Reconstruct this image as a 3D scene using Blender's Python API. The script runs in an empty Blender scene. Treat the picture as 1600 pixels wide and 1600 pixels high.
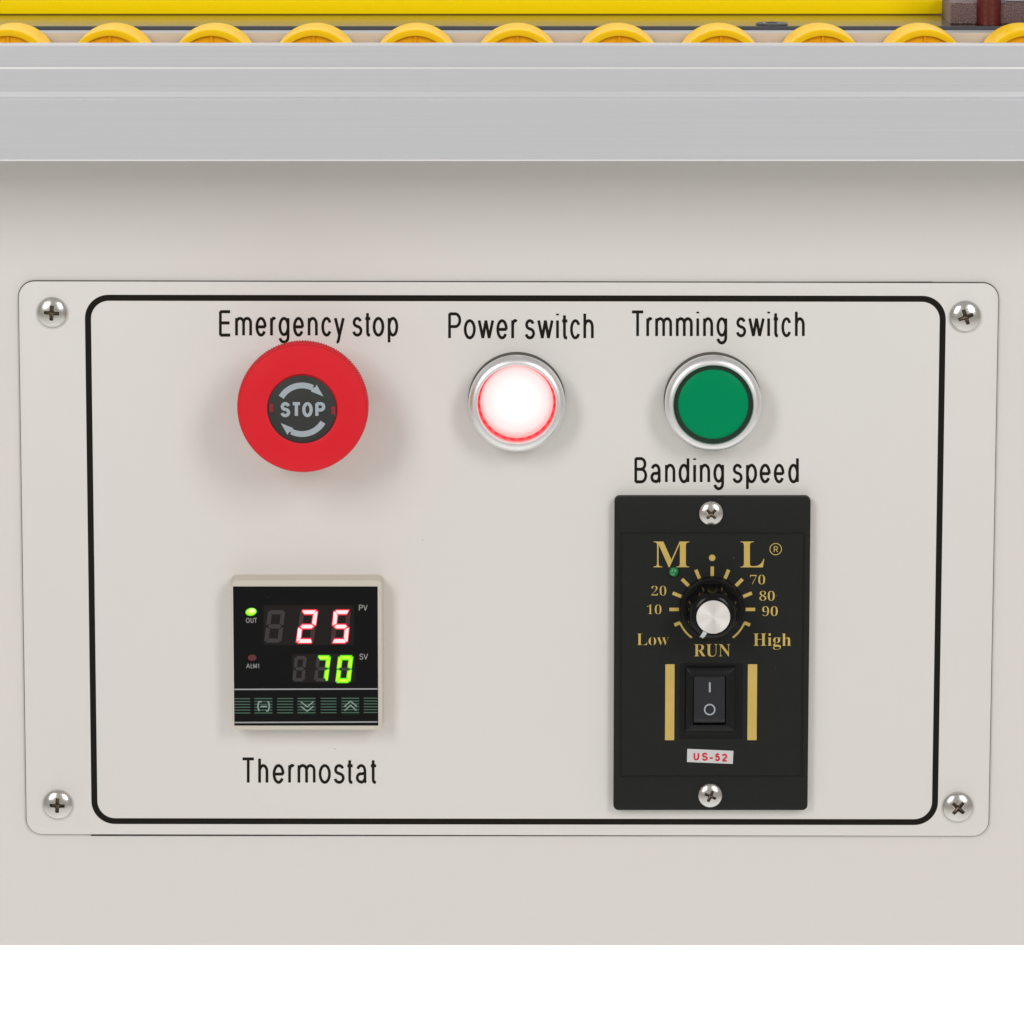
import bpy, bmesh, math, random
from mathutils import Vector, Matrix
random.seed(7)
SC = bpy.context.scene
COL = SC.collection
R = math.radians

# ---------------------------------------------------------------- camera
# Scene unit: metres. "u" = 0.2 mm, the size of one photograph pixel on the control panel.
U = 0.0002
FPX = 8174.0
PITCH = math.atan(FPX / 45200.0)
DIST = FPX * U
SN, CS = math.sin(PITCH), math.cos(PITCH)
cam_d = bpy.data.cameras.new('camera')
cam = bpy.data.objects.new('camera', cam_d)
COL.objects.link(cam)
cam.location = (0, -DIST * CS, DIST * SN)
cam.rotation_euler = (math.pi / 2 - PITCH, 0, 0)
cam_d.sensor_width = 36
cam_d.lens = 36 * FPX / 1600
cam_d.clip_start = 0.05
cam_d.clip_end = 100
SC.camera = cam

# ---------------------------------------------------------------- studio light
w = bpy.data.worlds.new('World')
SC.world = w
w.use_nodes = True
w.node_tree.nodes['Background'].inputs[0].default_value = (1.0, 0.95, 0.86, 1)
w.node_tree.nodes['Background'].inputs[1].default_value = 0.41
SC.view_settings.view_transform = 'Standard'
SC.view_settings.look = 'None'
SC.view_settings.exposure = 0
SC.view_settings.gamma = 1


def area(name, loc, target, size, power, col=(1, 1, 1), sy=None):
    d = bpy.data.lights.new(name, 'AREA')
    d.energy = power
    d.size = size
    d.color = col
    if sy:
        d.shape = 'RECTANGLE'
        d.size_y = sy
    o = bpy.data.objects.new(name, d)
    COL.objects.link(o)
    o.location = loc
    o.rotation_euler = (Vector(target) - Vector(loc)).to_track_quat('-Z', 'Y').to_euler()
    return o


area('softbox', (-1.12, -1.7, 1.02), (0, 0, 0), 0.55, 14.7, (1.0, 0.995, 1.0), 1.1)
area('softbox', (1.12, -1.7, 1.02), (0, 0, 0), 0.55, 14.7, (1.0, 0.995, 1.0), 1.1)
area('backdrop_lamp', (-1.6, 1.7, 1.6), (0, 2.9, -0.7), 1.0, 70)
area('backdrop_lamp', (1.6, 1.7, 1.6), (0, 2.9, -0.7), 1.0, 70)


# ---------------------------------------------------------------- pixel <-> place
def P(px, py, h=0.0):
    """the point of the plane h units in front of the cabinet that the photo shows at px, py -> (u, v, h)"""
    dx, dy = (px - 800) / FPX, -(py - 800) / FPX
    rx, ry, rz = dx, CS + dy * SN, -SN + dy * CS
    cx, cy, cz = 0, -DIST * CS / U, DIST * SN / U
    t = (-h - cy) / ry
    return (cx + rx * t, cz + rz * t, h)


def world(p):
    return Vector((p[0] * U, -p[2] * U, p[1] * U))


# ---------------------------------------------------------------- materials
def mat(name, col, rough=0.5, metal=0.0, **k):
    m = bpy.data.materials.new(name)
    m.use_nodes = True
    nt = m.node_tree
    b = nt.nodes['Principled BSDF']
    b.inputs['Base Color'].default_value = (*col, 1)
    b.inputs['Roughness'].default_value = rough
    b.inputs['Metallic'].default_value = metal
    if 'ior' in k:
        b.inputs['IOR'].default_value = k['ior']
    if 'coat' in k:
        b.inputs['Coat Weight'].default_value = k['coat']
        b.inputs['Coat Roughness'].default_value = k.get('coat_rough', 0.1)
    if 'spec' in k:
        b.inputs['Specular IOR Level'].default_value = k['spec']
    if 'emit' in k:
        b.inputs['Emission Color'].default_value = (*k['emit'], 1)
        b.inputs['Emission Strength'].default_value = k.get('strength', 1)
    if 'sss' in k:
        b.inputs['Subsurface Weight'].default_value = k['sss']
        b.inputs['Subsurface Radius'].default_value = k.get('radius', (1, .6, .2))
        b.inputs['Subsurface Scale'].default_value = 0.004
    tc = nt.nodes.new('ShaderNodeTexCoord')
    mp = nt.nodes.new('ShaderNodeMapping')
    nt.links.new(tc.outputs['Object'], mp.inputs[0])
    mp.inputs['Scale'].default_value = k.get('stretch', (1, 1, 1))

    def noise(scale, detail=2):
        n = nt.nodes.new('ShaderNodeTexNoise')
        n.inputs['Scale'].default_value = scale
        n.inputs['Detail'].default_value = detail
        nt.links.new(mp.outputs[0], n.inputs['Vector'])
        return n
    if 'bump' in k:                                   # (scale, strength, distance)
        s, st, di = k['bump']
        n = noise(s, 3)
        bp = nt.nodes.new('ShaderNodeBump')
        bp.inputs['Strength'].default_value = st
        bp.inputs['Distance'].default_value = di
        nt.links.new(n.outputs['Fac'], bp.inputs['Height'])
        nt.links.new(bp.outputs[0], b.inputs['Normal'])
    last = None
    if 'vary' in k:                                   # (scale, amount, second colour)
        s, am, c2 = k['vary']
        n = noise(s, 4)
        rp = nt.nodes.new('ShaderNodeMapRange')
        rp.inputs[1].default_value = 0.35
        rp.inputs[2].default_value = 0.65
        rp.inputs[4].default_value = am
        nt.links.new(n.outputs['Fac'], rp.inputs[0])
        mx = nt.nodes.new('ShaderNodeMix')
        mx.data_type = 'RGBA'
        nt.links.new(rp.outputs[0], mx.inputs[0])
        mx.inputs[6].default_value = (*col, 1)
        mx.inputs[7].default_value = (*c2, 1)
        last = mx.outputs[2]
    if 'specks' in k:                                 # (scale, threshold, colour) sparse dust
        s, th, c2 = k['specks']
        v = nt.nodes.new('ShaderNodeTexVoronoi')
        v.inputs['Scale'].default_value = s
        nt.links.new(tc.outputs['Object'], v.inputs['Vector'])
        n = nt.nodes.new('ShaderNodeMath')
        n.operation = 'LESS_THAN'
        n.inputs[1].default_value = th
        nt.links.new(v.outputs['Distance'], n.inputs[0])
        sep = nt.nodes.new('ShaderNodeSeparateColor')
        nt.links.new(v.outputs['Color'], sep.inputs[0])
        g = nt.nodes.new('ShaderNodeMath')
        g.operation = 'LESS_THAN'
        g.inputs[1].default_value = k.get('speck_share', 0.25)
        nt.links.new(sep.outputs[0], g.inputs[0])
        mu = nt.nodes.new('ShaderNodeMath')
        mu.operation = 'MULTIPLY'
        nt.links.new(n.outputs[0], mu.inputs[0])
        nt.links.new(g.outputs[0], mu.inputs[1])
        mx = nt.nodes.new('ShaderNodeMix')
        mx.data_type = 'RGBA'
        nt.links.new(mu.outputs[0], mx.inputs[0])
        if last:
            nt.links.new(last, mx.inputs[6])
        else:
            mx.inputs[6].default_value = (*col, 1)
        mx.inputs[7].default_value = (*c2, 1)
        last = mx.outputs[2]
    if last:
        nt.links.new(last, b.inputs['Base Color'])
    if 'rough_vary' in k:
        s, a0, a1 = k['rough_vary']
        n = noise(s, 3)
        rp = nt.nodes.new('ShaderNodeMapRange')
        rp.inputs[3].default_value = a0
        rp.inputs[4].default_value = a1
        nt.links.new(n.outputs['Fac'], rp.inputs[0])
        nt.links.new(rp.outputs[0], b.inputs['Roughness'])
    if 'aniso' in k:
        b.inputs['Anisotropic'].default_value = k['aniso']
    return m


M = {}
M['paint'] = mat('cream_powder_coat', (0.719, 0.698, 0.668), 0.42, bump=(900, 0.06, 0.0004),
                 vary=(9, 0.6, (0.727, 0.698, 0.671)), specks=(90, 0.022, (0.42, 0.39, 0.35)), speck_share=0.10)
M['paint_plate'] = mat('cream_plate_paint', (0.727, 0.710, 0.687), 0.38, bump=(1200, 0.04, 0.0003),
                       vary=(12, 0.6, (0.738, 0.709, 0.690)), specks=(110, 0.026, (0.45, 0.42, 0.38)), speck_share=0.10)
M['shadow_edge'] = mat('shadow_dark_edge', (0.07, 0.068, 0.06), 0.5, 0.5)  # plate edge coloured dark to draw the gap shadow round it
M['gap_shadow_strip'] = mat('gap_shadow_grey', (0.045, 0.042, 0.036), 0.7)  # dark tone standing in for the shadow line under the plate
M['yellow_collar'] = mat('yellow_collar_plastic', (0.85, 0.50, 0.03), 0.5)
M['inside'] = mat('unlit_inside', (0.03, 0.03, 0.03), 0.8)
M['ink'] = mat('black_ink', (0.0110, 0.0092, 0.0070), 0.5, bump=(2500, 0.2, 0.0001), spec=0.12)
M['alu_edge'] = mat('highlight_aluminium_edge', (0.86, 0.86, 0.87), 0.33, 0.55)  # brighter metal: highlight lines of the edge facets put into the colour
M['alu'] = mat('anodised_aluminium', (0.635, 0.642, 0.675), 0.4, 0.3, stretch=(1.2, 300, 700),
               vary=(5, 0.7, (0.59, 0.598, 0.628)))
M['yellow_bar'] = mat('yellow_paint', (1.0, 0.73, 0.0), 0.45, spec=0.1, bump=(700, 0.03, 0.0003))
M['wheel_web'] = mat('bounce_orange_plastic', (1.0, 0.45, 0.0), 0.4, sss=0.3, radius=(1, .5, .05), spec=0.2)  # yellow plastic with the orange of bounced light put into its colour
M['wheel'] = mat('yellow_plastic', (1.0, 0.61, 0.01), 0.35, sss=0.12, radius=(1, .6, .1), spec=0.1,
                 bump=(300, 0.03, 0.0005))
M['steel'] = mat('ground_steel', (0.43, 0.37, 0.28), 0.18, 1.0, stretch=(1, 6, 1), bump=(900, 0.10, 0.0002),
                 rough_vary=(60, 0.12, 0.26), specks=(600, 0.12, (0.18, 0.15, 0.12)), speck_share=0.25)
M['steel_dark'] = mat('dark_steel_edge', (0.07, 0.075, 0.09), 0.45, 0.4)
M['casting'] = mat('hammered_casting', (0.075, 0.035, 0.035), 0.45, 0.3, bump=(2600, 0.9, 0.0006),
                   vary=(3000, 1.0, (0.27, 0.19, 0.19)))
M['casting_red'] = mat('dark_red_paint', (0.10, 0.005, 0.003), 0.4, bump=(900, 0.4, 0.0004))
M['pale'] = mat('pale_metal', (0.55, 0.56, 0.60), 0.4, 0.3)
M['red'] = mat('red_plastic', (0.70, 0.014, 0.026), 0.5, bump=(1500, 0.05, 0.0003), spec=0.2,
               vary=(60, 0.35, (0.76, 0.02, 0.03)))
M['dark_red'] = mat('dark_red_plastic', (0.25, 0.012, 0.025), 0.4)
M['insert'] = mat('charcoal_insert', (0.036, 0.038, 0.036), 0.5, spec=0.25, specks=(900, 0.10, (0.25, 0.2, 0.18)), speck_share=0.02)
M['greyink'] = mat('pale_grey_ink', (0.36, 0.41, 0.46), 0.5)
M['collar'] = mat('dark_collar', (0.09, 0.085, 0.075), 0.5)
M['chrome'] = mat('satin_chrome', (0.84, 0.845, 0.85), 0.40, 1.0)
M['green'] = mat('green_lens', (0.0, 0.255, 0.10), 0.4, spec=0.06)
M['green_dark'] = mat('green_lens_rim', (0.006, 0.03, 0.018), 0.3)
M['redglow'] = mat('lit_red_ring', (0.6, 0.02, 0.03), 0.4, emit=(1.0, 0.075, 0.085), strength=0.95)
M['redglow_dim'] = mat('lit_red_tab', (0.4, 0.01, 0.02), 0.4, emit=(0.8, 0.01, 0.03), strength=0.8)
M['bezel'] = mat('beige_abs', (0.60, 0.56, 0.475), 0.5, bump=(900, 0.05, 0.0003))
M['screen'] = mat('black_face', (0.0065, 0.0065, 0.007), 0.38, spec=0.10, specks=(500, 0.08, (0.03, 0.04, 0.045)), speck_share=0.03)
M['window'] = mat('smoked_window', (0.0150, 0.0130, 0.0125), 0.4, spec=0.12)
M['seg_off'] = mat('unlit_segment', (0.050, 0.049, 0.050), 0.5, spec=0.12)
M['seg_off_red'] = mat('unlit_segment_red_spill', (0.072, 0.034, 0.036), 0.5, spec=0.12)  # unlit segment with the red glow of lit neighbours put into its colour
M['seg_red'] = mat('lit_segment_red', (0.1, 0, 0), 0.5, emit=(1.0, 0.02, 0.055), strength=0.85)
M['seg_redcore'] = mat('lit_segment_core', (0.2, 0.1, 0.1), 0.5, emit=(1.0, 0.60, 0.63), strength=1.25)
M['seg_green'] = mat('lit_segment_green', (0, 0.1, 0), 0.5, emit=(0.14, 0.88, 0.0), strength=0.9)
M['seg_greencore'] = mat('lit_segment_green_core', (0.1, 0.1, 0), 0.5, emit=(0.48, 1.0, 0.02), strength=1.15)
M['led_core'] = mat('lit_led_core', (0.1, 0.1, 0), 0.4, emit=(0.75, 1.0, 0.45), strength=1.3)
M['led_off'] = mat('unlit_alarm_led', (0.10, 0.018, 0.02), 0.4)
M['smalltext'] = mat('grey_print', (0.30, 0.31, 0.31), 0.5)
M['line'] = mat('white_line', (0.33, 0.33, 0.35), 0.5)
M['stripe'] = mat('green_stripe', (0.055, 0.125, 0.085), 0.5)
M['key'] = mat('dark_green_key', (0.005, 0.012, 0.010), 0.45, spec=0.12)
M['keysign'] = mat('pale_green_sign', (0.27, 0.36, 0.33), 0.5)
M['plate'] = mat('charcoal_plate', (0.0182, 0.0200, 0.0176), 0.5, bump=(2000, 0.12, 0.0003), spec=0.10,
                 specks=(450, 0.06, (0.2, 0.2, 0.18)), speck_share=0.03)
M['gold'] = mat('gold_print', (0.66, 0.46, 0.135), 0.4, 0.15, vary=(160, 0.8, (0.58, 0.44, 0.11)), bump=(1500, 0.2, 0.0002))
M['gloss'] = mat('gloss_black', (0.004, 0.004, 0.0045), 0.2, spec=0.5, ior=1.3)
M['knobskirt'] = mat('satin_black', (0.0075, 0.0075, 0.007), 0.4, spec=0.15)
M['spun'] = mat('spun_aluminium', (0.90, 0.885, 0.86), 0.52, 0.85, aniso=0.6)
M['white_mark'] = mat('white_mark', (0.55, 0.60, 0.62), 0.4)
M['frame'] = mat('switch_frame', (0.008, 0.008, 0.0085), 0.35, spec=0.2)
M['rocker'] = mat('switch_rocker', (0.020, 0.020, 0.024), 0.42, spec=0.3)
M['pit'] = mat('switch_pit', (0.002, 0.002, 0.002), 0.7)
M['sticker'] = mat('white_sticker', (0.60, 0.60, 0.60), 0.5)
M['redink'] = mat('red_ink', (0.60, 0.012, 0.03), 0.5)
M['greenled'] = mat('green_led', (0.012, 0.23, 0.065), 0.15, coat=0.5, sss=0.1, radius=(.2, 1, .3))
M['screw'] = mat('nickel_screw', (0.64, 0.63, 0.60), 0.2, 1.0, bump=(1800, 0.08, 0.0002), rough_vary=(900, 0.17, 0.28))
M['recess'] = mat('shade_brown_recess', (0.10, 0.075, 0.055), 0.3, 0.9)  # brown metal, darkened so the colour carries the shade of the recess
M['backdrop'] = mat('white_paper', (0.90, 0.90, 0.90), 0.9)
# spun aluminium: tangent runs round the cap, so the highlight fans out
nt = M['spun'].node_tree
tg = nt.nodes.new('ShaderNodeTangent')
tg.direction_type = 'RADIAL'
tg.axis = 'Y'
nt.links.new(tg.outputs[0], nt.nodes['Principled BSDF'].inputs['Tangent'])


def glow_lens():
    m = bpy.data.materials.new('lit_lens')
    m.use_nodes = True
    nt = m.node_tree
    b = nt.nodes['Principled BSDF']
    b.inputs['Base Color'].default_value = (0.12, 0.04, 0.04, 1)
    b.inputs['Roughness'].default_value = 0.4
    b.inputs['Specular IOR Level'].default_value = 0.1
    tc = nt.nodes.new('ShaderNodeTexCoord')
    mp = nt.nodes.new('ShaderNodeMapping')
    mp.inputs['Scale'].default_value = (1, 0, 1)
    mp.inputs['Location'].default_value = (0, 0, -0.0006)
    ln = nt.nodes.new('ShaderNodeVectorMath')
    ln.operation = 'LENGTH'
    nt.links.new(tc.outputs['Object'], mp.inputs[0])
    nt.links.new(mp.outputs[0], ln.inputs[0])
    rp = nt.nodes.new('ShaderNodeValToRGB')
    mr = nt.nodes.new('ShaderNodeMath')
    mr.operation = 'DIVIDE'
    mr.inputs[1].default_value = 0.0120
    nt.links.new(ln.outputs['Value'], mr.inputs[0])
    nt.links.new(mr.outputs[0], rp.inputs[0])
    e = rp.color_ramp.elements
    e[0].position = 0.0
    e[0].color = (1, 1, 1, 1)
    e[1].position = 0.96
    e[1].color = (1, 0.42, 0.40, 1)
    x = rp.color_ramp.elements.new(0.55)
    x.color = (1, 0.965, 0.955, 1)
    x = rp.color_ramp.elements.new(0.8)
    x.color = (1, 0.80, 0.79, 1)
    nt.links.new(rp.outputs[0], b.inputs['Emission Color'])
    b.inputs['Emission Strength'].default_value = 1.0
    return m


M['lens_lit'] = glow_lens()


# ---------------------------------------------------------------- mesh helpers
class MB:
    """collects faces given in (u, v, h) and links them as ONE mesh object"""
    def __init__(s):
        s.v, s.f, s.m = [], [], []

    def add(s, vs, fs, mi=0):
        n = len(s.v)
        s.v += list(vs)
        s.f += [tuple(i + n for i in f) for f in fs]
        s.m += [mi] * len(fs)
        return s

    def build(s, name, mats, parent=None, at=None, smooth=35):
        """at = (u,v,h) of the object's origin when top-level; a part shares its thing's origin"""
        if not isinstance(mats, (list, tuple)):
            mats = [mats]
        o3 = at if at else (parent['uvh'] if parent else (0, 0, 0))
        me = bpy.data.meshes.new(name)
        me.from_pydata([((x - o3[0]) * U, -(z - o3[2]) * U, (y - o3[1]) * U) for x, y, z in s.v], [], s.f)
        for m in mats:
            me.materials.append(m)
        me.polygons.foreach_set('material_index', s.m)
        bm = bmesh.new()
        bm.from_mesh(me)
        bmesh.ops.remove_doubles(bm, verts=bm.verts, dist=2e-7)
        if smooth is not None:
            bmesh.ops.recalc_face_normals(bm, faces=bm.faces)
        bm.to_mesh(me)
        bm.free()
        if smooth:
            me.polygons.foreach_set('use_smooth', [True] * len(me.polygons))
            me.set_sharp_from_angle(angle=R(smooth))
        me.validate()
        o = bpy.data.objects.new(name, me)
        COL.objects.link(o)
        o['uvh'] = o3
        if parent:
            o.parent = parent
        else:
            o.location = world(o3)
        return o


def thing(name, label, cat, at, group=None):
    o = bpy.data.objects.new(name, None)
    COL.objects.link(o)
    o.empty_display_size = 0.005
    o.location = world(at)
    o['uvh'] = at
    o['label'] = label
    o['category'] = cat
    if group:
        o['group'] = group
    return o


def tag(o, label, cat, group=None):
    o['label'] = label
    o['category'] = cat
    if group:
        o['group'] = group
    return o


def circle(c, r, n=64, a0=0):
    return [(c[0] + r * math.cos(a0 + 2 * math.pi * i / n), c[1] + r * math.sin(a0 + 2 * math.pi * i / n)) for i in range(n)]


def rrect(c, w_, h_, r, n=8, rot=0.0):
    pts = []
    for qx, qy, a in ((1, 1, 0), (-1, 1, 90), (-1, -1, 180), (1, -1, 270)):
        for i in range(n + 1):
            t = R(a + 90 * i / n)
            pts.append((qx * (w_ / 2 - r) + r * math.cos(t), qy * (h_ / 2 - r) + r * math.sin(t)))
    cr, sr = math.cos(rot), math.sin(rot)
    return [(c[0] + x * cr - y * sr, c[1] + x * sr + y * cr) for x, y in pts]


def loft(mb, loops, closed=True, mi=0, cap0=False, cap1=True, mis=None):
    """loops: list of (list of (u,v), h)"""
    n = len(loops[0][0])
    vs, fs = [], []
    for lp, h in loops:
        if callable(h):
            vs += [(x, y, h(x, y)) for x, y in lp]
        else:
            vs += [(x, y, h) for x, y in lp]
    base = len(mb.v)
    for k in range(len(loops) - 1):
        fl = []
        for i in range(n):
            j = (i + 1) % n
            fl.append((k * n + i, k * n + j, (k + 1) * n + j, (k + 1) * n + i))
        fs.append(fl)
    flat = [f for fl in fs for f in fl]
    mm = [(mis[k] if mis else mi) for k, fl in enumerate(fs) for f in fl]
    if cap0:
        flat.append(tuple(reversed(range(n))))
        mm.append(mis[0] if mis else mi)
    if cap1:
        flat.append(tuple(range((len(loops) - 1) * n, len(loops) * n)))
        mm.append(mis[-1] if mis else mi)
    mb.v += vs
    mb.f += [tuple(i + base for i in f) for f in flat]
    mb.m += mm
    return mb


def lathe(mb, c, prof, n=72, mi=0, cap1=True, mis=None):
    return loft(mb, [(circle(c, max(r, 0.01), n), h) for r, h in prof], mi=mi, cap1=cap1, mis=mis)


def poly(mb, pts, h, mi=0):
    return mb.add([(x, y, h) for x, y in pts], [tuple(range(len(pts)))], mi)


def pq(pts, h):
    """pixels -> plane coordinates"""
    return [P(x, y, h)[:2] for x, y in pts]


def ribbon(mb, pts, wd, h, mi=0, cap=True, closed=False, wy=None):
    """a stroke of width wd along pts (u,v)"""
    n = len(pts)
    wy = wy or wd
    if n < 2:
        return
    L, Rr = [], []
    for i in range(n):
        a = pts[(i - 1) % n] if (closed or i > 0) else pts[0]
        b = pts[(i + 1) % n] if (closed or i < n - 1) else pts[-1]
        dx, dy = b[0] - a[0], b[1] - a[1]
        l = math.hypot(dx, dy) or 1
        nx, ny = -dy / l * wd / 2, dx / l * wy / 2
        L.append((pts[i][0] + nx, pts[i][1] + ny))
        Rr.append((pts[i][0] - nx, pts[i][1] - ny))
    vs = [(x, y, h) for x, y in L] + [(x, y, h) for x, y in Rr]
    m = n if closed else n - 1
    fs = [(i, n + i, n + (i + 1) % n, (i + 1) % n) for i in range(m)]
    mb.add(vs, fs, mi)
    if cap and not closed:
        for e, q in ((0, 1), (n - 1, n - 2)):
            dx, dy = pts[e][0] - pts[q][0], pts[e][1] - pts[q][1]
            a = math.atan2(dy, dx)
            cv = []
            for k in range(7):
                t = a - math.pi / 2 + math.pi * k / 6
                # flattened round end: print with slightly soft corners
                x, y = math.cos(t - a), math.sin(t - a)
                x = min(x, 0.18)
                y = y
                xx, yy = x * math.cos(a) - y * math.sin(a), x * math.sin(a) + y * math.cos(a)
                cv.append((pts[e][0] + xx * wd / 2, pts[e][1] + yy * wy / 2, h))
            mb.add(cv, [tuple(range(7))], mi)


def arc(cx, cy, rx, ry, a0, a1, n=None):
    n = n or max(4, int(abs(a1 - a0) / 12))
    return [(cx + rx * math.cos(R(a0 + (a1 - a0) * i / n)), cy + ry * math.sin(R(a0 + (a1 - a0) * i / n))) for i in range(n + 1)]


# ---------------------------------------------------------------- stroke lettering (narrow grotesque)
X = 0.715     # centreline height of the small letters (capital = 1)
DD = -0.30


def G():
    h2 = X / 2
    g = {}
    g['E'] = [[(0, 0), (0, 1)], [(0, 1), (1, 1)], [(0, .52), (.93, .52)], [(0, 0), (1, 0)]]
    g['T'] = [[(0, 1), (1, 1)], [(.5, 1), (.5, 0)]]
    g['P'] = [[(0, 0), (0, 1)], [(0, 1), (.55, 1)] + arc(.55, .735, .45, .265, 80, -80) + [(.55, .47), (0, .47)]]
    g['B'] = [[(0, 0), (0, 1)], [(0, 1), (.5, 1)] + arc(.5, .77, .42, .23, 80, -80) + [(.5, .54), (0, .54)],
              [(.5, .54)] + arc(.55, .27, .45, .27, 80, -80) + [(.5, 0), (0, 0)]]
    g['O'] = [arc(.5, .5, .5, .5, 0, 360, 36)]
    g['S'] = [arc(.5, .755, .46, .245, 15, 180) + arc(.5, .755, .46, .235, 190, 245) + arc(.5, .26, .5, .255, 68, 0) + arc(.5, .26, .5, .26, -10, -165)]
    g['U'] = [[(0, 1), (0, .35)] + arc(.5, .35, .5, .35, 190, 350) + [(1, .35), (1, 1)]]
    g['V'] = [[(0, 1), (.5, 0)], [(1, 1), (.5, 0)]]
    g['A'] = [[(0, 0), (.5, 1)], [(1, 0), (.5, 1)], [(.2, .36), (.8, .36)]]
    g['L'] = [[(0, 1), (0, 0)], [(0, 0), (1, 0)]]
    g['M'] = [[(0, 0), (0, 1)], [(1, 0), (1, 1)], [(0, 1), (.5, .1)], [(1, 1), (.5, .1)]]
    g['1'] = [[(.6, 0), (.6, 1)], [(.6, 1), (.1, .74)]]
    g['R'] = g['P'] + [[(.5, .47), (1, 0)]]
    g['5'] = [[(.9, 1), (.2, 1)], [(.2, 1), (.08, .5)], [(.08, .5)] + arc(.48, .33, .48, .32, 135, -160)]
    g['2'] = [arc(.5, .73, .46, .27, 170, 0) + arc(.5, .73, .46, .3, -15, -45) + [(.05, .06)], [(0, 0), (1, 0)]]
    g['-'] = [[(0, .35), (1, .35)]]
    g['o'] = [arc(.5, h2, .5, h2, 0, 360, 36)]
    g['c'] = [arc(.5, h2, .5, h2, 32, 325)]
    g['e'] = [[(.98, h2)] + arc(.5, h2, .5, h2, 8, 325), [(0.04, h2 - .005), (.98, h2 - .005)]]
    g['n'] = [[(0, 0), (0, X)], [(0, X - .2)] + arc(.5, X - .26, .5, .26, 160, 10) + [(1, X - .3), (1, 0)]]
    g['h'] = [[(0, 0), (0, 1)], g['n'][1]]
    g['r'] = [[(0, 0), (0, X)], [(0, X - .22)] + arc(.62, X - .24, .6, .25, 160, 75) + [(1, X - .03)]]
    m1 = [(0, X - .2)] + arc(.25, X - .19, .25, .19, 160, 10) + [(.5, X - .24), (.5, 0)]
    g['m'] = [[(0, 0), (0, X)], m1, [(x + .5, y) for x, y in m1]]
    g['i'] = [[(.5, 0), (.5, X)], [(.5, .95), (.5, 1.0)]]
    g['s'] = [arc(.5, X * .755, .44, X * .245, 20, 180) + arc(.5, X * .755, .44, X * .22, 195, 245) + arc(.5, X * .26, .5, X * .25, 68, 0) + arc(.5, X * .26, .5, X * .26, -10, -165)]
    g['w'] = [[(0, X), (.27, 0)], [(.27, 0), (.5, X)], [(.5, X), (.73, 0)], [(.73, 0), (1, X)]]
    g['t'] = [[(.42, .93), (.42, .16)] + arc(.78, .14, .36, .14, 190, 260) + [(1.1, .0)], [(-.15, X - .01), (1.15, X - .01)]]
    g['p'] = [[(0, DD), (0, X)], arc(.5, h2, .5, h2, 180, -180, 30)]
    g['d'] = [[(1, 0), (1, 1)], arc(.5, h2, .5, h2, 0, 360, 30)]
    g['g'] = [[(1, X), (1, -.06)] + arc(.5, -.08, .5, .22, 0, -165, 14), arc(.5, h2 + .01, .5, h2 - .01, 0, 360, 30)]
    g['y'] = [[(1, X), (.52, 0)], [(0, X), (.52, 0)], [(.52, 0), (.42, -.18)] + arc(.2, -.14, .22, .16, -20, -95)]
    g['a'] = [arc(.45, X - .2, .41, .2, 160, 15) + [(.88, X - .24), (.88, .12)] + arc(1.0, .1, .12, .1, 190, 260),
              [(.88, X * .56), (.5, X * .5)] + arc(.38, X * .27, .38, X * .24, 85, 270) + arc(.42, X * .3, .46, X * .3, 275, 350)]
    return g


GL = G()


def write(mb, items, ytop, ybase, wd, h, mi=0, wy=None):
    """items: (char, x0, x1) in pixels of the photograph; upright strokes wd, level strokes wy pixels wide"""
    k = [0]
    wy = wy or wd
    hw, hy = wd / 2, wy / 2
    for ch, x0, x1 in items:
        for st in GL[ch]:
            if ch == 'i' or (x1 - x0) < wd:
                pts = [((x0 + x1) / 2, ybase - hy - y * (ybase - ytop - 2 * hy)) for x, y in st]
            else:
                pts = [(x0 + hw + x * (x1 - x0 - 2 * hw), ybase - hy - y * (ybase - ytop - 2 * hy)) for x, y in st]
            hh = h + 0.1 * (k[0] % 5)
            closed = len(pts) > 20 and math.dist(pts[0], pts[-1]) < 0.01
            if closed:
                pts = pts[:-1]
            ribbon(mb, pq(pts, hh), wd, hh, mi, closed=closed, wy=wy)
            k[0] += 1
    return mb


# ---------------------------------------------------------------- serif lettering from the built-in fonts
def serif(s):
    r = ''
    for ch in s:
        if 'A' <= ch <= 'Z':
            r += chr(0x1D400 + ord(ch) - 65)
        elif 'a' <= ch <= 'z':
            r += chr(0x1D41A + ord(ch) - 97)
        elif '0' <= ch <= '9':
            r += chr(0x1D7CE + ord(ch) - 48)
        else:
            r += ch
    return r


def text_mesh(s, off):
    c = bpy.data.curves.new('t', 'FONT')
    c.body = serif(s)
    c.size = 1
    c.offset = off
    c.resolution_u = 6
    o = bpy.data.objects.new('t', c)
    COL.objects.link(o)
    bpy.context.view_layer.update()
    me = bpy.data.meshes.new_from_object(o.evaluated_get(bpy.context.evaluated_depsgraph_get()))
    vs = [(v.co.x, v.co.y) for v in me.vertices]
    fs = [tuple(p.vertices) for p in me.polygons]
    bpy.data.objects.remove(o)
    bpy.data.curves.remove(c)
    bpy.data.meshes.remove(me)
    return vs, fs


def cap_height(ch='H'):
    vs, _ = text_mesh(ch, 0)
    return max(y for _, y in vs)


CAPH = cap_height()


def serif_text(mb, s, x0, x1, ytop, ybase, h, off=-0.004):
    vs, fs = text_mesh(s, off)
    a, b = min(x for x, _ in vs), max(x for x, _ in vs)
    sc = (ybase - ytop) / CAPH
    pts = [P(x0 + (x - a) / (b - a) * (x1 - x0), ybase - y * sc, h) for x, y in vs]
    mb.add(pts, fs)


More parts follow.
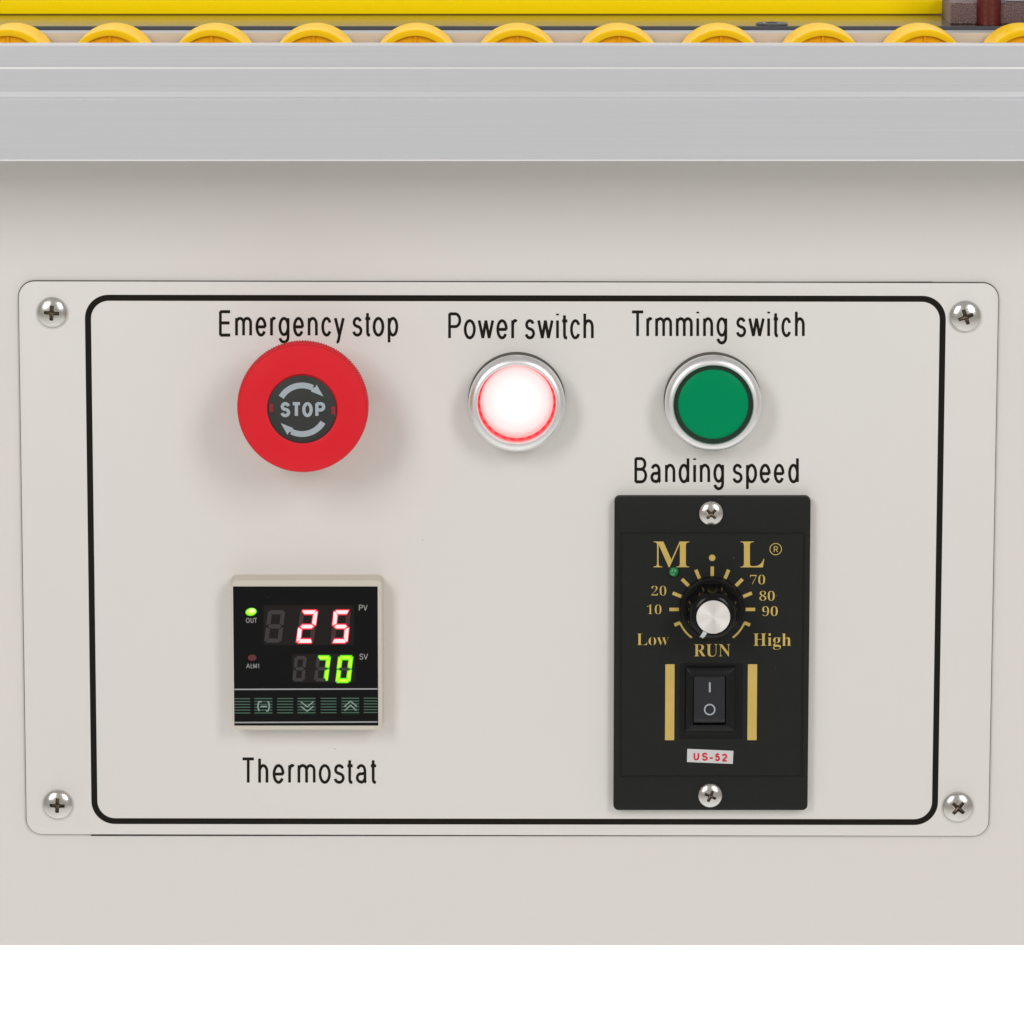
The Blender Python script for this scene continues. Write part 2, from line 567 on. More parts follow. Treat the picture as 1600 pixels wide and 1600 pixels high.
# ================================================================ THE SETTING: white studio sweep
mb = MB()
prof = [(-2.6, -0.95), (1.6, -0.95)]
for i in range(1, 13):
    t = R(90 * i / 12)
    prof.append((1.6 + 1.6 * math.sin(t), -0.95 + 1.6 * (1 - math.cos(t))))
prof.append((3.2, 1.5))
vs, fs = [], []
for y, z in prof:
    vs += [(-4 / U, z / U, -y / U), (4 / U, z / U, -y / U)]
for i in range(len(prof) - 1):
    fs.append((2 * i, 2 * i + 1, 2 * i + 3, 2 * i + 2))
mb.add(vs, fs)
bd = mb.build('backdrop', M['backdrop'])
bd['kind'] = 'structure'

# ================================================================ CABINET
HW = 1150
v_bot = P(800, 1479.3, 0)[1]
v_tab = P(800, 41.0, -24)[1]         # table surface
v_wall = P(800, 51.2, 24)[1]         # top lip of the rail's rear wall
v_ctop = v_wall - 32
TT = v_tab - v_ctop - .5
cab = thing('machine_cabinet', 'cream painted steel machine cabinet below the aluminium rail', 'cabinet', (0, v_bot, -700))
hole = [P(142, 441.2, 0)[:2], P(1457, 439.9, 0)[:2], P(1449, 1306.2, 0)[:2], P(142, 1306.3, 0)[:2]]
outer = [(-HW, v_ctop), (HW, v_ctop), (HW, v_bot + 7), (-HW, v_bot + 7)]
mb = MB()
vs = [(x, y, 0) for x, y in outer] + [(x, y, 0) for x, y in hole] + [(x, y, -6) for x, y in hole]
fs = []
for i in range(4):
    j = (i + 1) % 4
    fs.append((i, j, 4 + j, 4 + i))
    fs.append((4 + i, 4 + j, 8 + j, 8 + i))
mb.add(vs, fs)
# folded lower edge, bottom, back, sides
prof = [(0, v_bot + 7)] + [(-7 + 7 * math.cos(R(a)), v_bot + 7 - 7 * math.sin(R(a))) for a in (15, 30, 45, 60, 75, 90)] + [(-1400, v_bot), (-1400, v_ctop), (-0.01, v_ctop)]
n = len(prof)
mb.add([(-HW, v, h) for h, v in prof] + [(HW, v, h) for h, v in prof], [(i, i + 1, n + i + 1, n + i) for i in range(n - 1)])
mb.add([(-HW, v, h) for h, v in prof], [tuple(range(n))])
mb.add([(HW, v, h) for h, v in prof], [tuple(range(n))])
mb.build('cabinet_body', M['paint'], cab)

# ================================================================ CONTROL PLATE
HP = 5.5
cs = [P(29.0, 440.3, HP), P(1560.0, 441.9, HP), P(1544.6, 1307.1, HP), P(41.6, 1303.0, HP)]
pc = (sum(c[0] for c in cs) / 4, sum(c[1] for c in cs) / 4)
pw = (cs[1][0] - cs[0][0] + cs[2][0] - cs[3][0]) / 2
ph = (cs[0][1] - cs[3][1] + cs[1][1] - cs[2][1]) / 2
prot = math.atan2(cs[1][1] - cs[0][1] + cs[2][1] - cs[3][1], 2 * pw)
panel = thing('control_panel', 'cream control plate with black printed frame screwed to the cabinet front', 'control panel', (pc[0], pc[1], 0))
mb = MB()
loft(mb, [(rrect(pc, pw, ph, 25, 10, prot), 1.2), (rrect(pc, pw, ph, 25, 10, prot), HP - 1.0),
          (rrect(pc, pw - .8, ph - .8, 24.6, 10, prot), HP - 0.3),
          (rrect(pc, pw - 2.2, ph - 2.2, 24, 10, prot), HP)], mis=[1, 0, 0, 0], cap0=True)
mb.build('plate', [M['paint_plate'], M['shadow_edge']], panel)
mb = MB()
loft(mb, [(rrect(pc, pw + 2.2, ph + 2.2, 25.6, 10, prot), .15), (rrect(pc, pw + 2.2, ph + 2.2, 25.6, 10, prot), 1.1)])
mb.build('gap_shadow_strip', M['gap_shadow_strip'], panel, smooth=None)  # added strip, slightly wider than the plate, painting its gap shadow
# printed frame
HT = HP + 0.15
bs = [P(132.9, 460.6, HT), P(1477.2, 462.2, HT), P(1466.2, 1289.2, HT), P(142.6, 1287.4, HT)]
bc = (sum(c[0] for c in bs) / 4, sum(c[1] for c in bs) / 4)
bw = (bs[1][0] - bs[0][0] + bs[2][0] - bs[3][0]) / 2
bh = (bs[0][1] - bs[3][1] + bs[1][1] - bs[2][1]) / 2
brot = math.atan2(bs[1][1] - bs[0][1] + bs[2][1] - bs[3][1], 2 * bw)
mb = MB()
loft(mb, [(rrect(bc, bw, bh, 37, 12, brot), HT), (rrect(bc, bw - 18.8, bh - 18.8, 28, 12, brot), HT)], cap1=False)
mb.build('printed_frame', M['ink'], panel, smooth=None)


def words(spec, sx, ox, ytop, ybase, wd=4.25):
    mb = MB()
    write(mb, [(c, ox + a / sx, ox + b / sx) for c, a, b in spec], ytop, ybase, wd, HT, wy=4.8)
    return mb.build('lettering', M['ink'], panel, smooth=None)


words([('E', 63, 162), ('m', 193, 329), ('e', 357, 446), ('r', 475, 526), ('g', 543, 631), ('e', 660, 748), ('n', 778, 859),
       ('c', 888, 973), ('y', 990, 1076), ('s', 1137, 1219), ('t', 1238, 1287), ('o', 1302, 1395), ('p', 1423, 1508)],
      5.16, 330, 484.6, 526.0)
words([('P', 66, 196), ('o', 222, 341), ('w', 362, 525), ('e', 548, 661), ('r', 697, 763), ('s', 832, 934), ('w', 957, 1119),
       ('i', 1148, 1170), ('t', 1200, 1263), ('c', 1285, 1391), ('h', 1418, 1521)], 6.4, 690, 488.0, 530.3)
words([('T', 32, 148), ('r', 165, 221), ('m', 242, 387), ('m', 420, 565), ('i', 598, 619), ('n', 655, 741), ('g', 770, 862),
       ('s', 938, 1026), ('w', 1045, 1186), ('i', 1210, 1230), ('t', 1258, 1307), ('c', 1330, 1418), ('h', 1447, 1531)],
      5.52, 980, 485.0, 527.0)
words([('B', 147, 241), ('a', 265, 347), ('n', 372, 448), ('d', 472, 551), ('i', 580, 600), ('n', 628, 704), ('g', 728, 806),
       ('s', 868, 943), ('p', 968, 1049), ('e', 1068, 1149), ('e', 1172, 1251), ('d', 1278, 1356)], 4.706, 960, 714.2, 755.2)
words([('T', 165, 260), ('h', 282, 352), ('e', 382, 464), ('r', 490, 537), ('m', 555, 680), ('o', 702, 786), ('s', 806, 882),
       ('t', 897, 941), ('a', 960, 1040), ('t', 1060, 1104)], 4.443, 340, 1183.4, 1224.8)


# ---------------------------------------------------------------- screws: one dome with a crosswise recess, shared mesh
def screw_mesh():
    mb = MB()
    nr, na = 64, 128
    vs, fs = [], []

    def dome(r):
        # pan head: flattish crown, steep rolled edge
        return 0.40 * (1 - r ** 2.15) ** 0.62

    def recess(x, y):
        x, y = abs(x), abs(y)
        a, b = max(x, y), min(x, y)
        wdt = 0.125 - 0.06 * a
        d1 = b - wdt
        d2 = a - 0.47
        d = max(d1, d2)
        # rounded fillet near the middle
        d = min(d, math.hypot(x, y) - 0.19)
        t = max(0.0, min(1.0, -d / 0.05 + 0.35))
        t = t * t * (3 - 2 * t)
        r = math.hypot(x, y)
        return t * (0.42 - 0.45 * r)
    for i in range(nr + 1):
        r = math.sin(i / nr * math.pi / 2) if i > nr * .0 else 0
        r = (i / nr) ** 0.9
        for j in range(na):
            a = 2 * math.pi * j / na
            x, y = r * math.cos(a), r * math.sin(a)
            rr = min(r, 1.0)
            vs.append((x, y, 0.10 + dome(rr * 0.9999) - (recess(x, y) if r < 0.6 else 0)))
    for i in range(nr):
        for j in range(na):
            k = (j + 1) % na
            fs.append((i * na + j, (i + 1) * na + j, (i + 1) * na + k, i * na + k))
    base = nr * na
    m = len(vs)
    vs += [(math.cos(2 * math.pi * j / na), math.sin(2 * math.pi * j / na), 0) for j in range(na)]
    fs += [(base + j, m + j, m + (j + 1) % na, base + (j + 1) % na) for j in range(na)]
    me = bpy.data.meshes.new('screw')
    me.from_pydata([(x, -z, y) for x, y, z in vs], [], fs)
    bm = bmesh.new()
    bm.from_mesh(me)
    bmesh.ops.remove_doubles(bm, verts=bm.verts, dist=1e-4)
    bmesh.ops.recalc_face_normals(bm, faces=bm.faces)
    bm.to_mesh(me)
    bm.free()
    me.materials.append(M['screw'])
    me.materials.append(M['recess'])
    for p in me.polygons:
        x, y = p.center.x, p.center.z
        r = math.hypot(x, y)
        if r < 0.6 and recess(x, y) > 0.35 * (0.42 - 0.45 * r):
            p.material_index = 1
    me.polygons.foreach_set('use_smooth', [True] * len(me.polygons))
    me.set_sharp_from_angle(angle=R(60))
    return me


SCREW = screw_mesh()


def screw(px, py, r, rot, h, parent, label=None):
    o = bpy.data.objects.new('screw', SCREW)
    COL.objects.link(o)
    o.parent = parent
    c = P(px, py, h + 0.2 * r)
    q = parent['uvh']
    o.location = ((c[0] - q[0]) * U, -(h - q[2]) * U, (c[1] - q[1]) * U)
    o.rotation_euler = (0, R(rot), 0)
    o.scale = (r * U,) * 3
    if label:
        o['label'] = label
    return o


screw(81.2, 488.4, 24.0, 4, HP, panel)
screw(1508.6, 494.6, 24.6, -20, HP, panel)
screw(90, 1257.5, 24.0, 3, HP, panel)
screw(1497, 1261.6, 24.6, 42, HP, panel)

# ================================================================ EMERGENCY STOP
HF = 118                                     # height of the front face
ec = P(472.4, 638.5, HF)
es = thing('emergency_stop_button', 'large red mushroom emergency stop button with STOP and turning arrows', 'emergency stop', (ec[0], ec[1], HP))
e2 = ec[:2]
mb = MB()
lathe(mb, e2, [(66, HP), (66, 16), (64, 18), (52, 20), (50, 24), (50, 74)], cap1=False)
mb.build('collar', M['yellow_collar'], es)  # hidden behind the cap; made yellow for its warm bounce on the panel
mb = MB()
n = 600
RK = 100.4


def knurl(r, amp):
    return [(e2[0] + (r + amp * (1 if (i // 2) % 2 else -1)) * math.cos(2 * math.pi * i / n),
             e2[1] + (r + amp * (1 if (i // 2) % 2 else -1)) * math.sin(2 * math.pi * i / n)) for i in range(n)]


lps = [(circle(e2, 46, n), 70), (circle(e2, 94, n), 74), (knurl(98.6, 0.6), 77), (knurl(RK, 0.65), 82), (knurl(RK, 0.65), 103),
       (circle(e2, 99.2, n), 104), (circle(e2, 99.2, n), 106), (circle(e2, 100.2, n), 108)]
for k in range(1, 9):
    t = R(90 * k / 8)
    lps.append((circle(e2, 100.4 - 6 * (1 - math.cos(t)), n), 108 + 8.6 * math.sin(t)))
lps += [(circle(e2, 85, n), 118.6), (circle(e2, 75, n), 119.8), (circle(e2, 65, n), 120.3), (circle(e2, 56, n), 120), (circle(e2, 54.0, n), 119), (circle(e2, 53.4, n), HF - 3)]
loft(mb, lps, cap1=True)
mb.build('cap', M['red'], es)
hI = HF - 0.6
ic = P(471.8, 640.0, hI)
mb = MB()
lathe(mb, ic[:2], [(52.6, hI - 6), (52.6, hI - .5), (51.8, hI)])
ins = mb.build('insert', M['insert'], es)
mb = MB()
for x0, y0, x1, y1 in ((421.0, 631, 427.0, 643.5), (517.5, 635, 524, 647.5)):
    poly(mb, pq([(x0, y0), (x1, y0), (x1, y1), (x0, y1)], hI + .15), hI + .15)
mb.build('release_notch', M['dark_red'], ins, smooth=None)
# turning arrows
ax, ay = 472.0, 640.2
for s in (1, -1):
    mb = MB()

    def q(x, y):
        return P(ax + s * (x - ax), ay + s * (y - ay), hI + .2)
    ring = [(ax + 38.0 * math.cos(R(a)), ay - 38.0 * math.sin(R(a))) for a in range(149, 62, -5)]
    ribbon(mb, [q(x, y)[:2] for x, y in ring], 9.0, hI + .2, cap=False)
    mb.add([q(*c) for c in ((494.6, 600.8), (505.4, 619.4), (486.0, 611.6), (488.4, 606.4), (493.0, 604.5))], [(0, 1, 2, 3, 4)])
    # arrow head sits 0.1 above the shaft
    mb.v[-5:] = [(x, y, h + .1) for x, y, h in mb.v[-5:]]
    mb.build('arrow', M['greyink'], ins, smooth=None)
mb = MB()
write(mb, [('S', 438.2, 453.4), ('T', 455.4, 470.8), ('O', 472.2, 488.6), ('P', 492.6, 508.2)], 628.2, 651.8, 5.0, hI + .2)
mb.build('lettering', M['greyink'], ins, smooth=None)


# ================================================================ PUSH BUTTONS
def pushbutton(bx, by, label, lit):
    b0 = P(bx, by, 9)
    c = b0[:2]
    t = thing('push_button', label, 'push button', (c[0], c[1], HP), 'illuminated push buttons in the top row')
    mb = MB()
    lathe(mb, c, [(75.4, HP), (75.6, HP + 1), (75.6, 12), (75.0, 13), (68, 13.5)], cap1=False)
    mb.build('collar', M['collar'], t)
    mb = MB()
    pf = [(70, 13), (71, 24), (73.5, 28), (74.6, 31), (74.9, 36)]
    for k in range(0, 11):
        a = R(90 * k / 10)
        pf.append((63.0 + 12.1 * math.cos(a), 42 + 14 * math.sin(a)))
    pf += [(61.9, 55.2), (61.2, 53.5), (61.0, 22)]
    lathe(mb, c, pf, 96, cap1=False)
    mb.build('bezel', M['chrome'], t)
    if lit:
        mb = MB()
        lathe(mb, c, [(61.0, 25), (60.8, 25.4), (57, 25.6)], 96)
        rg = mb.build('glow_ring', M['redglow'], t, smooth=None)
        for k in range(28):
            a = 2 * math.pi * (k + .5) / 28
            mb = MB()
            da = 0.055
            pts = [(c[0] + r * math.cos(a + d), c[1] + r * math.sin(a + d)) for r, d in ((57.2, -da), (59.8, -da), (59.8, da), (57.2, da))]
            loft(mb, [(pts, 25.0), (pts, 27.0)])
            mb.build('tab', M['redglow_dim'], rg, smooth=None)
        mb = MB()
        lathe(mb, c, [(56.6, 24), (56.5, 29), (55.4, 31), (52, 32), (35, 33.2), (15, 34)], 96)
        mb.build('lens', M['lens_lit'], t)
    else:
        mb = MB()
        lathe(mb, c, [(61.0, 48), (60.6, 48.6), (56, 49.2), (54.4, 48.9)], 96)
        mb.build('lens_rim', M['green_dark'], t)
        mb = MB()
        lathe(mb, c, [(54.4, 44), (54.2, 49.6), (53.0, 50.6), (48, 51.8), (40, 53.0), (28, 54.2), (15, 55)], 96)
        mb.build('lens', M['green'], t)
    return t


pushbutton(807.4, 625.2, 'round chrome ringed power button lit white and red inside', True)
pushbutton(1113.0, 625.2, 'round chrome ringed trimming button with unlit green lens', False)

# ================================================================ THERMOSTAT
TH = 41
tcs = [P(361.2, 906.0, TH), P(597.8, 1141.0, TH)]
tc_ = ((tcs[0][0] + tcs[1][0]) / 2, (tcs[0][1] + tcs[1][1]) / 2)
tw, th_ = tcs[1][0] - tcs[0][0], tcs[0][1] - tcs[1][1]
ts = thing('thermostat', 'square digital thermostat in beige bezel showing red 25 over green 70', 'thermostat', (tc_[0], tc_[1], HP))
sc = P(477.2, 1025.4, TH)
sw, sh = 226.0, 221.5
mb = MB()
loft(mb, [(rrect(tc_, tw + 3, th_ + 3, 9, 6), HP), (rrect(tc_, tw + 3, th_ + 3, 9, 6), 15),
          (rrect(tc_, tw + 1.6, th_ + 1.6, 9, 6), 16.5), (rrect(tc_, tw, th_, 9, 6), TH - 4),
          (rrect(tc_, tw - 1.4, th_ - 1.4, 8, 6), TH - 1.2), (rrect(tc_, tw - 5.4, th_ - 5.4, 7, 6), TH),
          (rrect(sc, sw + 3, sh + 3, 2, 6), TH + .4), (rrect(sc, sw + .8, sh + .8, 1, 6), TH - .2),
          (rrect(sc, sw + .6, sh + .6, 1, 6), TH - 3)], cap1=True)
mb.build('bezel', M['bezel'], ts)
mb = MB()
TS = TH - .9
loft(mb, [(rrect(sc, sw, sh, 1, 3), TS - 1.5), (rrect(sc, sw, sh, 1, 3), TS)])
face = mb.build('face_panel', M['screen'], ts)
h1, h2, h3, h4 = TS + .15, TS + .3, TS + .45, TS + .6


def seg_polys(x, y, w_, h_, t, sl, g=0.9):
    """seven segments, x,y = lower left pixel, sl = slant; returns name -> polygon (pixels)"""
    def q(a, b):
        return (x + a + sl * b / h_, y - b)
    m = h_ / 2
    k = t * 0.62
    c = t * .3
    return {
        'a': [q(c + g + 1, h_), q(w_ - c - g, h_), q(w_ - k - g, h_ - t), q(k + g + 1.6, h_ - t), q(c + g, h_ - 1.8)],
        'd': [q(c + g, 0), q(w_ - c - g - 1, 0), q(w_ - c - g, 1.8), q(w_ - k - g, t), q(k + g, t)],
        'g': [q(c + g, m), q(t * .8 + g, m + t / 2), q(w_ - t * .8 - g, m + t / 2), q(w_ - c - g, m), q(w_ - t * .8 - g, m - t / 2), q(t * .8 + g, m - t / 2)],
        'f': [q(0, m + g + 1.6), q(c * .6, m + g + .6), q(t, m + t / 2 + g), q(t, h_ - t - g + .6), q(t * .45, h_ - g - 1.2), q(0, h_ - 2.4)],
        'e': [q(0, m - g - 1.6), q(c * .6, m - g - .6), q(t, m - t / 2 - g), q(t, t + g), q(t * .3, g + .8), q(0, 2.4)],
        'b': [q(w_, m + g + 1.6), q(w_ - c * .6, m + g + .6), q(w_ - t, m + t / 2 + g), q(w_ - t, h_ - t - g), q(w_ - t * .4, h_ - g - .8), q(w_, h_ - 2.4)],
        'c': [q(w_, m - g - 1.6), q(w_ - c * .6, m - g - .6), q(w_ - t, m - t / 2 - g), q(w_ - t, t + g), q(w_ - t * .4, g + 1.0), q(w_, 2.4)],
    }


def shrink(pg, d):
    cx = sum(p[0] for p in pg) / len(pg)
    cy = sum(p[1] for p in pg) / len(pg)
    ex = max(abs(p[0] - cx) for p in pg)
    ey = max(abs(p[1] - cy) for p in pg)
    return [(cx + (p[0] - cx) * (ex - d) / ex, cy + (p[1] - cy) * (ey - d) / ey) for p in pg]


def display(x0, y0, x1, y1, digits, t, mats, off):
    mb = MB()
    c = P((x0 + x1) / 2, (y0 + y1) / 2, h1)
    poly(mb, rrect(c, x1 - x0, y1 - y0, 3, 4), h1)
    win = mb.build('display_window', M['window'], face, smooth=None)
    # a third level keeps every segment pickable: window and segments are pieces of the face panel
    for (x, y, w_, h_, sl, on) in digits:
        for nm, pg in seg_polys(x, y, w_, h_, t, sl).items():
            mb = MB()
            if nm in on:
                poly(mb, pq(shrink(pg, -1.5), h2), h2, 0)  # wider backing shape paints the glow halo round the core
                poly(mb, pq(shrink(pg, .5), h3), h3, 1)
                mb.build('segment', mats, face, smooth=None)
            else:
                poly(mb, pq(pg, h2), h2, 0)
                mb.build('segment', off if on else M['seg_off'], face, smooth=None)
    return win


display(412.0, 945.0, 553.0, 1008.5,
        [(412.6, 1004.0, 27.0, 50.6, 6.4, ''), (462.6, 1004.8, 27.4, 51.6, 6.8, 'abged'), (516.4, 1004.8, 26.6, 51.6, 5.2, 'afgcd')],
        6.6, [M['seg_red'], M['seg_redcore']], M['seg_off_red'])
display(456.5, 1021.0, 555.5, 1066.8,
        [(456.8, 1064.6, 18.8, 39.4, 4.0, ''), (490.6, 1064.6, 21.0, 39.6, 4.6, 'abc'), (524.8, 1066.0, 22.0, 41.0, 4.4, 'abcdef')],
        5.2, [M['seg_green'], M['seg_greencore']], M['seg_off'])
# indicator lamps
mb = MB()
pts = [(392.3 + 8.8 * math.cos(R(a)), 956.0 + 6.3 * math.sin(R(a)) - 0.8 * math.cos(R(a))) for a in range(0, 360, 15)]
poly(mb, pq(pts, h2), h2, 0)
pts = [(392.6 + 7.4 * math.cos(R(a)), 955.6 + 4.9 * math.sin(R(a)) - 0.8 * math.cos(R(a))) for a in range(0, 360, 15)]
poly(mb, pq(pts, h3), h3, 1)
pts = [(393.4 + 4.6 * math.cos(R(a)), 954.2 + 2.9 * math.sin(R(a))) for a in range(0, 360, 15)]
poly(mb, pq(pts, h4), h4, 2)
o = mb.build('indicator_lamp', [M['seg_green'], M['seg_greencore'], M['led_core']], face, smooth=None)
o['label'] = 'lit green oval lamp over OUT'
mb = MB()
pts = [(394.0 + 6.8 * math.cos(R(a)), 1027.6 + 4.9 * math.sin(R(a))) for a in range(0, 360, 15)]
poly(mb, pq(pts, h2), h2)
o = mb.build('indicator_lamp', M['led_off'], face, smooth=None)
o['label'] = 'dark red unlit lamp over ALM1'
for its, y0_, y1_, wd_ in (([('O', 384.2, 390.2), ('U', 391.4, 396.2), ('T', 396.7, 401.8)], 965.4, 973.4, 1.1),
                          ([('A', 384.6, 390.6), ('L', 391.8, 394.8), ('M', 395.6, 401.2), ('1', 402.6, 405.6)], 1036.6, 1044.4, 1.0),
                          ([('P', 560.8, 567.0), ('V', 567.6, 574.2)], 944.8, 954.4, 1.25),
                          ([('S', 561.6, 567.6), ('V', 568.0, 575.0)], 1021.2, 1030.8, 1.25)):
    mb = MB()
    write(mb, its, y0_, y1_, wd_, h2)
    mb.build('lettering', M['smalltext'], face, smooth=None)
for yl, yr in ((1077.2, 1076.4), (1129.0, 1128.0)):
    mb = MB()
    poly(mb, pq([(366, yl - 1.1), (590.0, yr - 1.1), (590.0, yr + 1.1), (366, yl + 1.1)], h2), h2)
    mb.build('printed_line', M['line'], face, smooth=None)
# stripes and keys
ys = [1091.6 + 4.48 * k for k in range(6)]
for k, (a, b) in enumerate(((366.0, 391.0), (397.5, 425.5), (433.0, 458.0), (465.0, 493.0), (501.0, 525.8), (533.5, 561.0), (568.3, 590.0))):
    if k % 2:
        mb = MB()
        loft(mb, [(rrect(P((a + b) / 2, 1103, h1), b - a + 2, 29, 3, 4), h1 - .1), (rrect(P((a + b) / 2, 1103, h1), b - a, 27, 2, 4), h1 + .05)])
        o = mb.build('key', M['key'], face)
    mb = MB()
    for y in ys:
        y += (391 - (a + b) / 2) * 0.004
        poly(mb, pq([(a, y - .75), (b, y - .75), (b, y + .75), (a, y + .75)], h2), h2)
    mb.build('stripes', M['stripe'], face, smooth=None)


def sign(strokes, wd=1.6):
    mb = MB()
    for i, s in enumerate(strokes):
        hh = h3 + .1 * i
        ribbon(mb, pq(s, hh), wd, hh)
    return mb


for yy in (0,):
    s1 = [(470.0, 1096.5), (480.0, 1104.5), (489.5, 1096.5)]
    s2 = [(470.0, 1103.5), (480.0, 1111.5), (489.5, 1103.5)]
    sign([s1[:2], s1[1:], s2[:2], s2[1:]]).build('key_sign', M['keysign'], face, smooth=None)
    s1 = [(538.0, 1104.0), (547.7, 1095.5), (557.5, 1103.6)]
    s2 = [(538.5, 1110.3), (547.7, 1101.8), (557.0, 1110.3)]
    sign([s1[:2], s1[1:], s2[:2], s2[1:]]).build('key_sign', M['keysign'], face, smooth=None)
    l = [(411.4 - 8.4 * math.cos(R(a)), 1103.4 - 11 * math.sin(R(a))) for a in range(-42, 43, 12)]
    r_ = [(412.4 + 8.4 * math.cos(R(a)), 1103.4 - 11 * math.sin(R(a))) for a in range(-42, 43, 12)]
    sign([l, r_, [(407.4, 1103.8), (417.0, 1103.8)], [(405.2, 1096.2), (408.8, 1096.4)], [(416, 1110.8), (419.4, 1110.6)]], 2.0).build('key_sign', M['keysign'], face, smooth=None)

# ================================================================ SPEED CONTROLLER
HS = 22
a_, b_ = P(960.3, 776.4, HS), P(1261.8, 1266.2, HS)
scn = ((a_[0] + b_[0]) / 2, (a_[1] + b_[1]) / 2)
s_w, s_h = b_[0] - a_[0], a_[1] - b_[1]
ctl = thing('speed_controller', 'charcoal speed control unit with gold dial print, knob and rocker switch', 'speed controller', (scn[0], scn[1], HP))
i0, i1 = P(969.5, 831.5, HS), P(1254.0, 1214.5, HS)
icn = ((i0[0] + i1[0]) / 2, (i0[1] + i1[1]) / 2)
iw, ih = i1[0] - i0[0], i0[1] - i1[1]
mb = MB()
r4 = lambda c, w_, h_, r: rrect(c, w_, h_, r, 6)
loft(mb, [(r4(scn, s_w, s_h, 8), HP), (r4(scn, s_w, s_h, 8), HS - 2), (r4(scn, s_w - 1, s_h - 1, 7.6), HS - .7), (r4(scn, s_w - 3.5, s_h - 3.5, 7), HS),
          (r4(icn, iw, ih, 3), HS), (r4(icn, iw - 1.5, ih - 1.5, 3), HS - 1.2), (r4(icn, iw - 5, ih - 5, 3), HS - 1.2), (r4(icn, iw - 6.5, ih - 6.5, 2), HS)], cap1=True)
mb.build('face_plate', M['plate'], ctl)
g0 = HS + .15
for wd_, x0_, x1_, yt_, yb_, of_ in (('M', 1021, 1077, 845.8, 886.6, -0.005), ('L', 1157, 1194.2, 845.8, 886.8, -0.005),
                                   ('20', 1018, 1041, 916.0, 930.8, -0.022), ('10', 1010.6, 1033.4, 945.2, 959.8, -0.022),
                                   ('70', 1172, 1195.4, 898.8, 913.2, -0.019), ('80', 1186.5, 1210.4, 924.0, 938.6, -0.017),
                                   ('90', 1191, 1215.2, 948.0, 962.6, -0.017), ('Low', 995, 1045.4, 989.6, 1008.2, -0.017),
                                   ('High', 1177, 1236, 989.6, 1009.2, -0.009), ('RUN', 1084.4, 1141.2, 1006.4, 1025.6, -0.008)):
    mb = MB()
    serif_text(mb, wd_, x0_, x1_, yt_, yb_, g0, of_)
    mb.build('lettering', M['gold'], ctl, smooth=None)
mb = MB()
pts = circle(P(1212.0, 858.0, g0), 9.0, 40)
ribbon(mb, pts, 1.2, g0, closed=True)
write(mb, [('R', 1209.0, 1215.6)], 853.4, 863.0, 1.2, g0)
mb.build('registered_mark', M['gold'], ctl, smooth=None)
mb = MB()
KX, KY = 1112.9, 952.2
for k in range(-5, 6):
    a = R(90 - 22.5 * k)
    r0, r1 = (52.2, 67.0)
    if abs(k) == 5:
        r0, r1 = 54.0, 64.0
    p0 = (KX + r0 * math.cos(a), KY - r0 * math.sin(a))
    p1 = (KX + r1 * math.cos(a), KY - r1 * math.sin(a))
    mb = MB()
    ribbon(mb, pq([p0, p1], g0), 5.4, g0, cap=False)
    mb.build('dial_mark', M['gold'], ctl, smooth=None)
for s in (1, -1):
    mb = MB()
    ps = [(KX + s * 54.5 * math.sin(R(t)), KY - 54.5 * math.cos(R(t))) for t in range(112, 148, 4)]
    ribbon(mb, pq(ps, g0 + .1), 3.0, g0 + .1, cap=False)
    mb.build('dial_arc', M['gold'], ctl, smooth=None)
mb = MB()
poly(mb, circle(P(1112.8, 871.6, g0), 5.1, 24), g0)
mb.build('dial_dot', M['gold'], ctl, smooth=None)
for x0, x1 in ((1039.2, 1053.9), (1168.0, 1182.8)):
    mb = MB()
    c = P((x0 + x1) / 2, 1097.2, g0)
    loft(mb, [(rrect(c, x1 - x0, 122, 1, 3), HS), (rrect(c, x1 - x0 - .4, 121.6, 1, 3), HS + .8)])
    mb.build('gold_bar', M['gold'], ctl)
# indicator led
c = P(1052.8, 893.9, HS + 4)
mb = MB()
lathe(mb, c[:2], [(7.6, HS), (7.4, HS + 2)] + [(7.4 * math.cos(R(t)), HS + 2 + 6.0 * math.sin(R(t))) for t in range(10, 90, 10)], 32)
mb.build('indicator_lamp', M['greenled'], ctl)
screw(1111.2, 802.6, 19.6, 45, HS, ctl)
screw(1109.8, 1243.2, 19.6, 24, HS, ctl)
# knob
k0 = P(1112.0, 951.0, HS + 6)
kc = k0[:2]
mb = MB()
lathe(mb, kc, [(49.5, HS), (50, HS + 1), (49.8, HS + 5), (48.8, HS + 8), (46, HS + 10), (30, HS + 10)], 96)
knob = mb.build('knob', M['knobskirt'], ctl)
mb = MB()
n = 144


def flute(r, depth):
    out = []
    for i in range(n):
        a = 2 * math.pi * i / n
        f = (0.5 + 0.5 * math.cos(8 * (a - R(45)))) ** 1.1
        rr = r - depth * f
        out.append((kc[0] + rr * math.cos(a), kc[1] + rr * math.sin(a)))
    return out


KT = HS + 72
loft(mb, [(flute(42.5, 3.0), HS + 9.5), (flute(41.8, 3.6), HS + 16), (flute(41.2, 4.2), HS + 30), (flute(40.2, 4.0), HS + 48), (flute(39.2, 2.6), HS + 57),
          (flute(37.8, 1.2), HS + 63), (flute(35.4, .3), HS + 67), (flute(32.4, 0), HS + 69.8), (flute(29, 0), HS + 71.3), (flute(27.8, 0), KT - .3), (flute(26.5, 0), KT - .6)])
mb.build('grip', M['gloss'], knob)
mb = MB()
lathe(mb, kc, [(26.2, KT - 2), (26.2, KT + .6), (25.6, KT + 1.2), (1.0, KT + 1.2)], 96)
mb.build('knob_cap', M['spun'], knob)
mb = MB()
hm = HS + 68.5
s0, s1 = (1101.0, 984.0), (1093.0, 998.2)
p0, p1 = (1099.4, 987.0), (1094.6, 996.6)
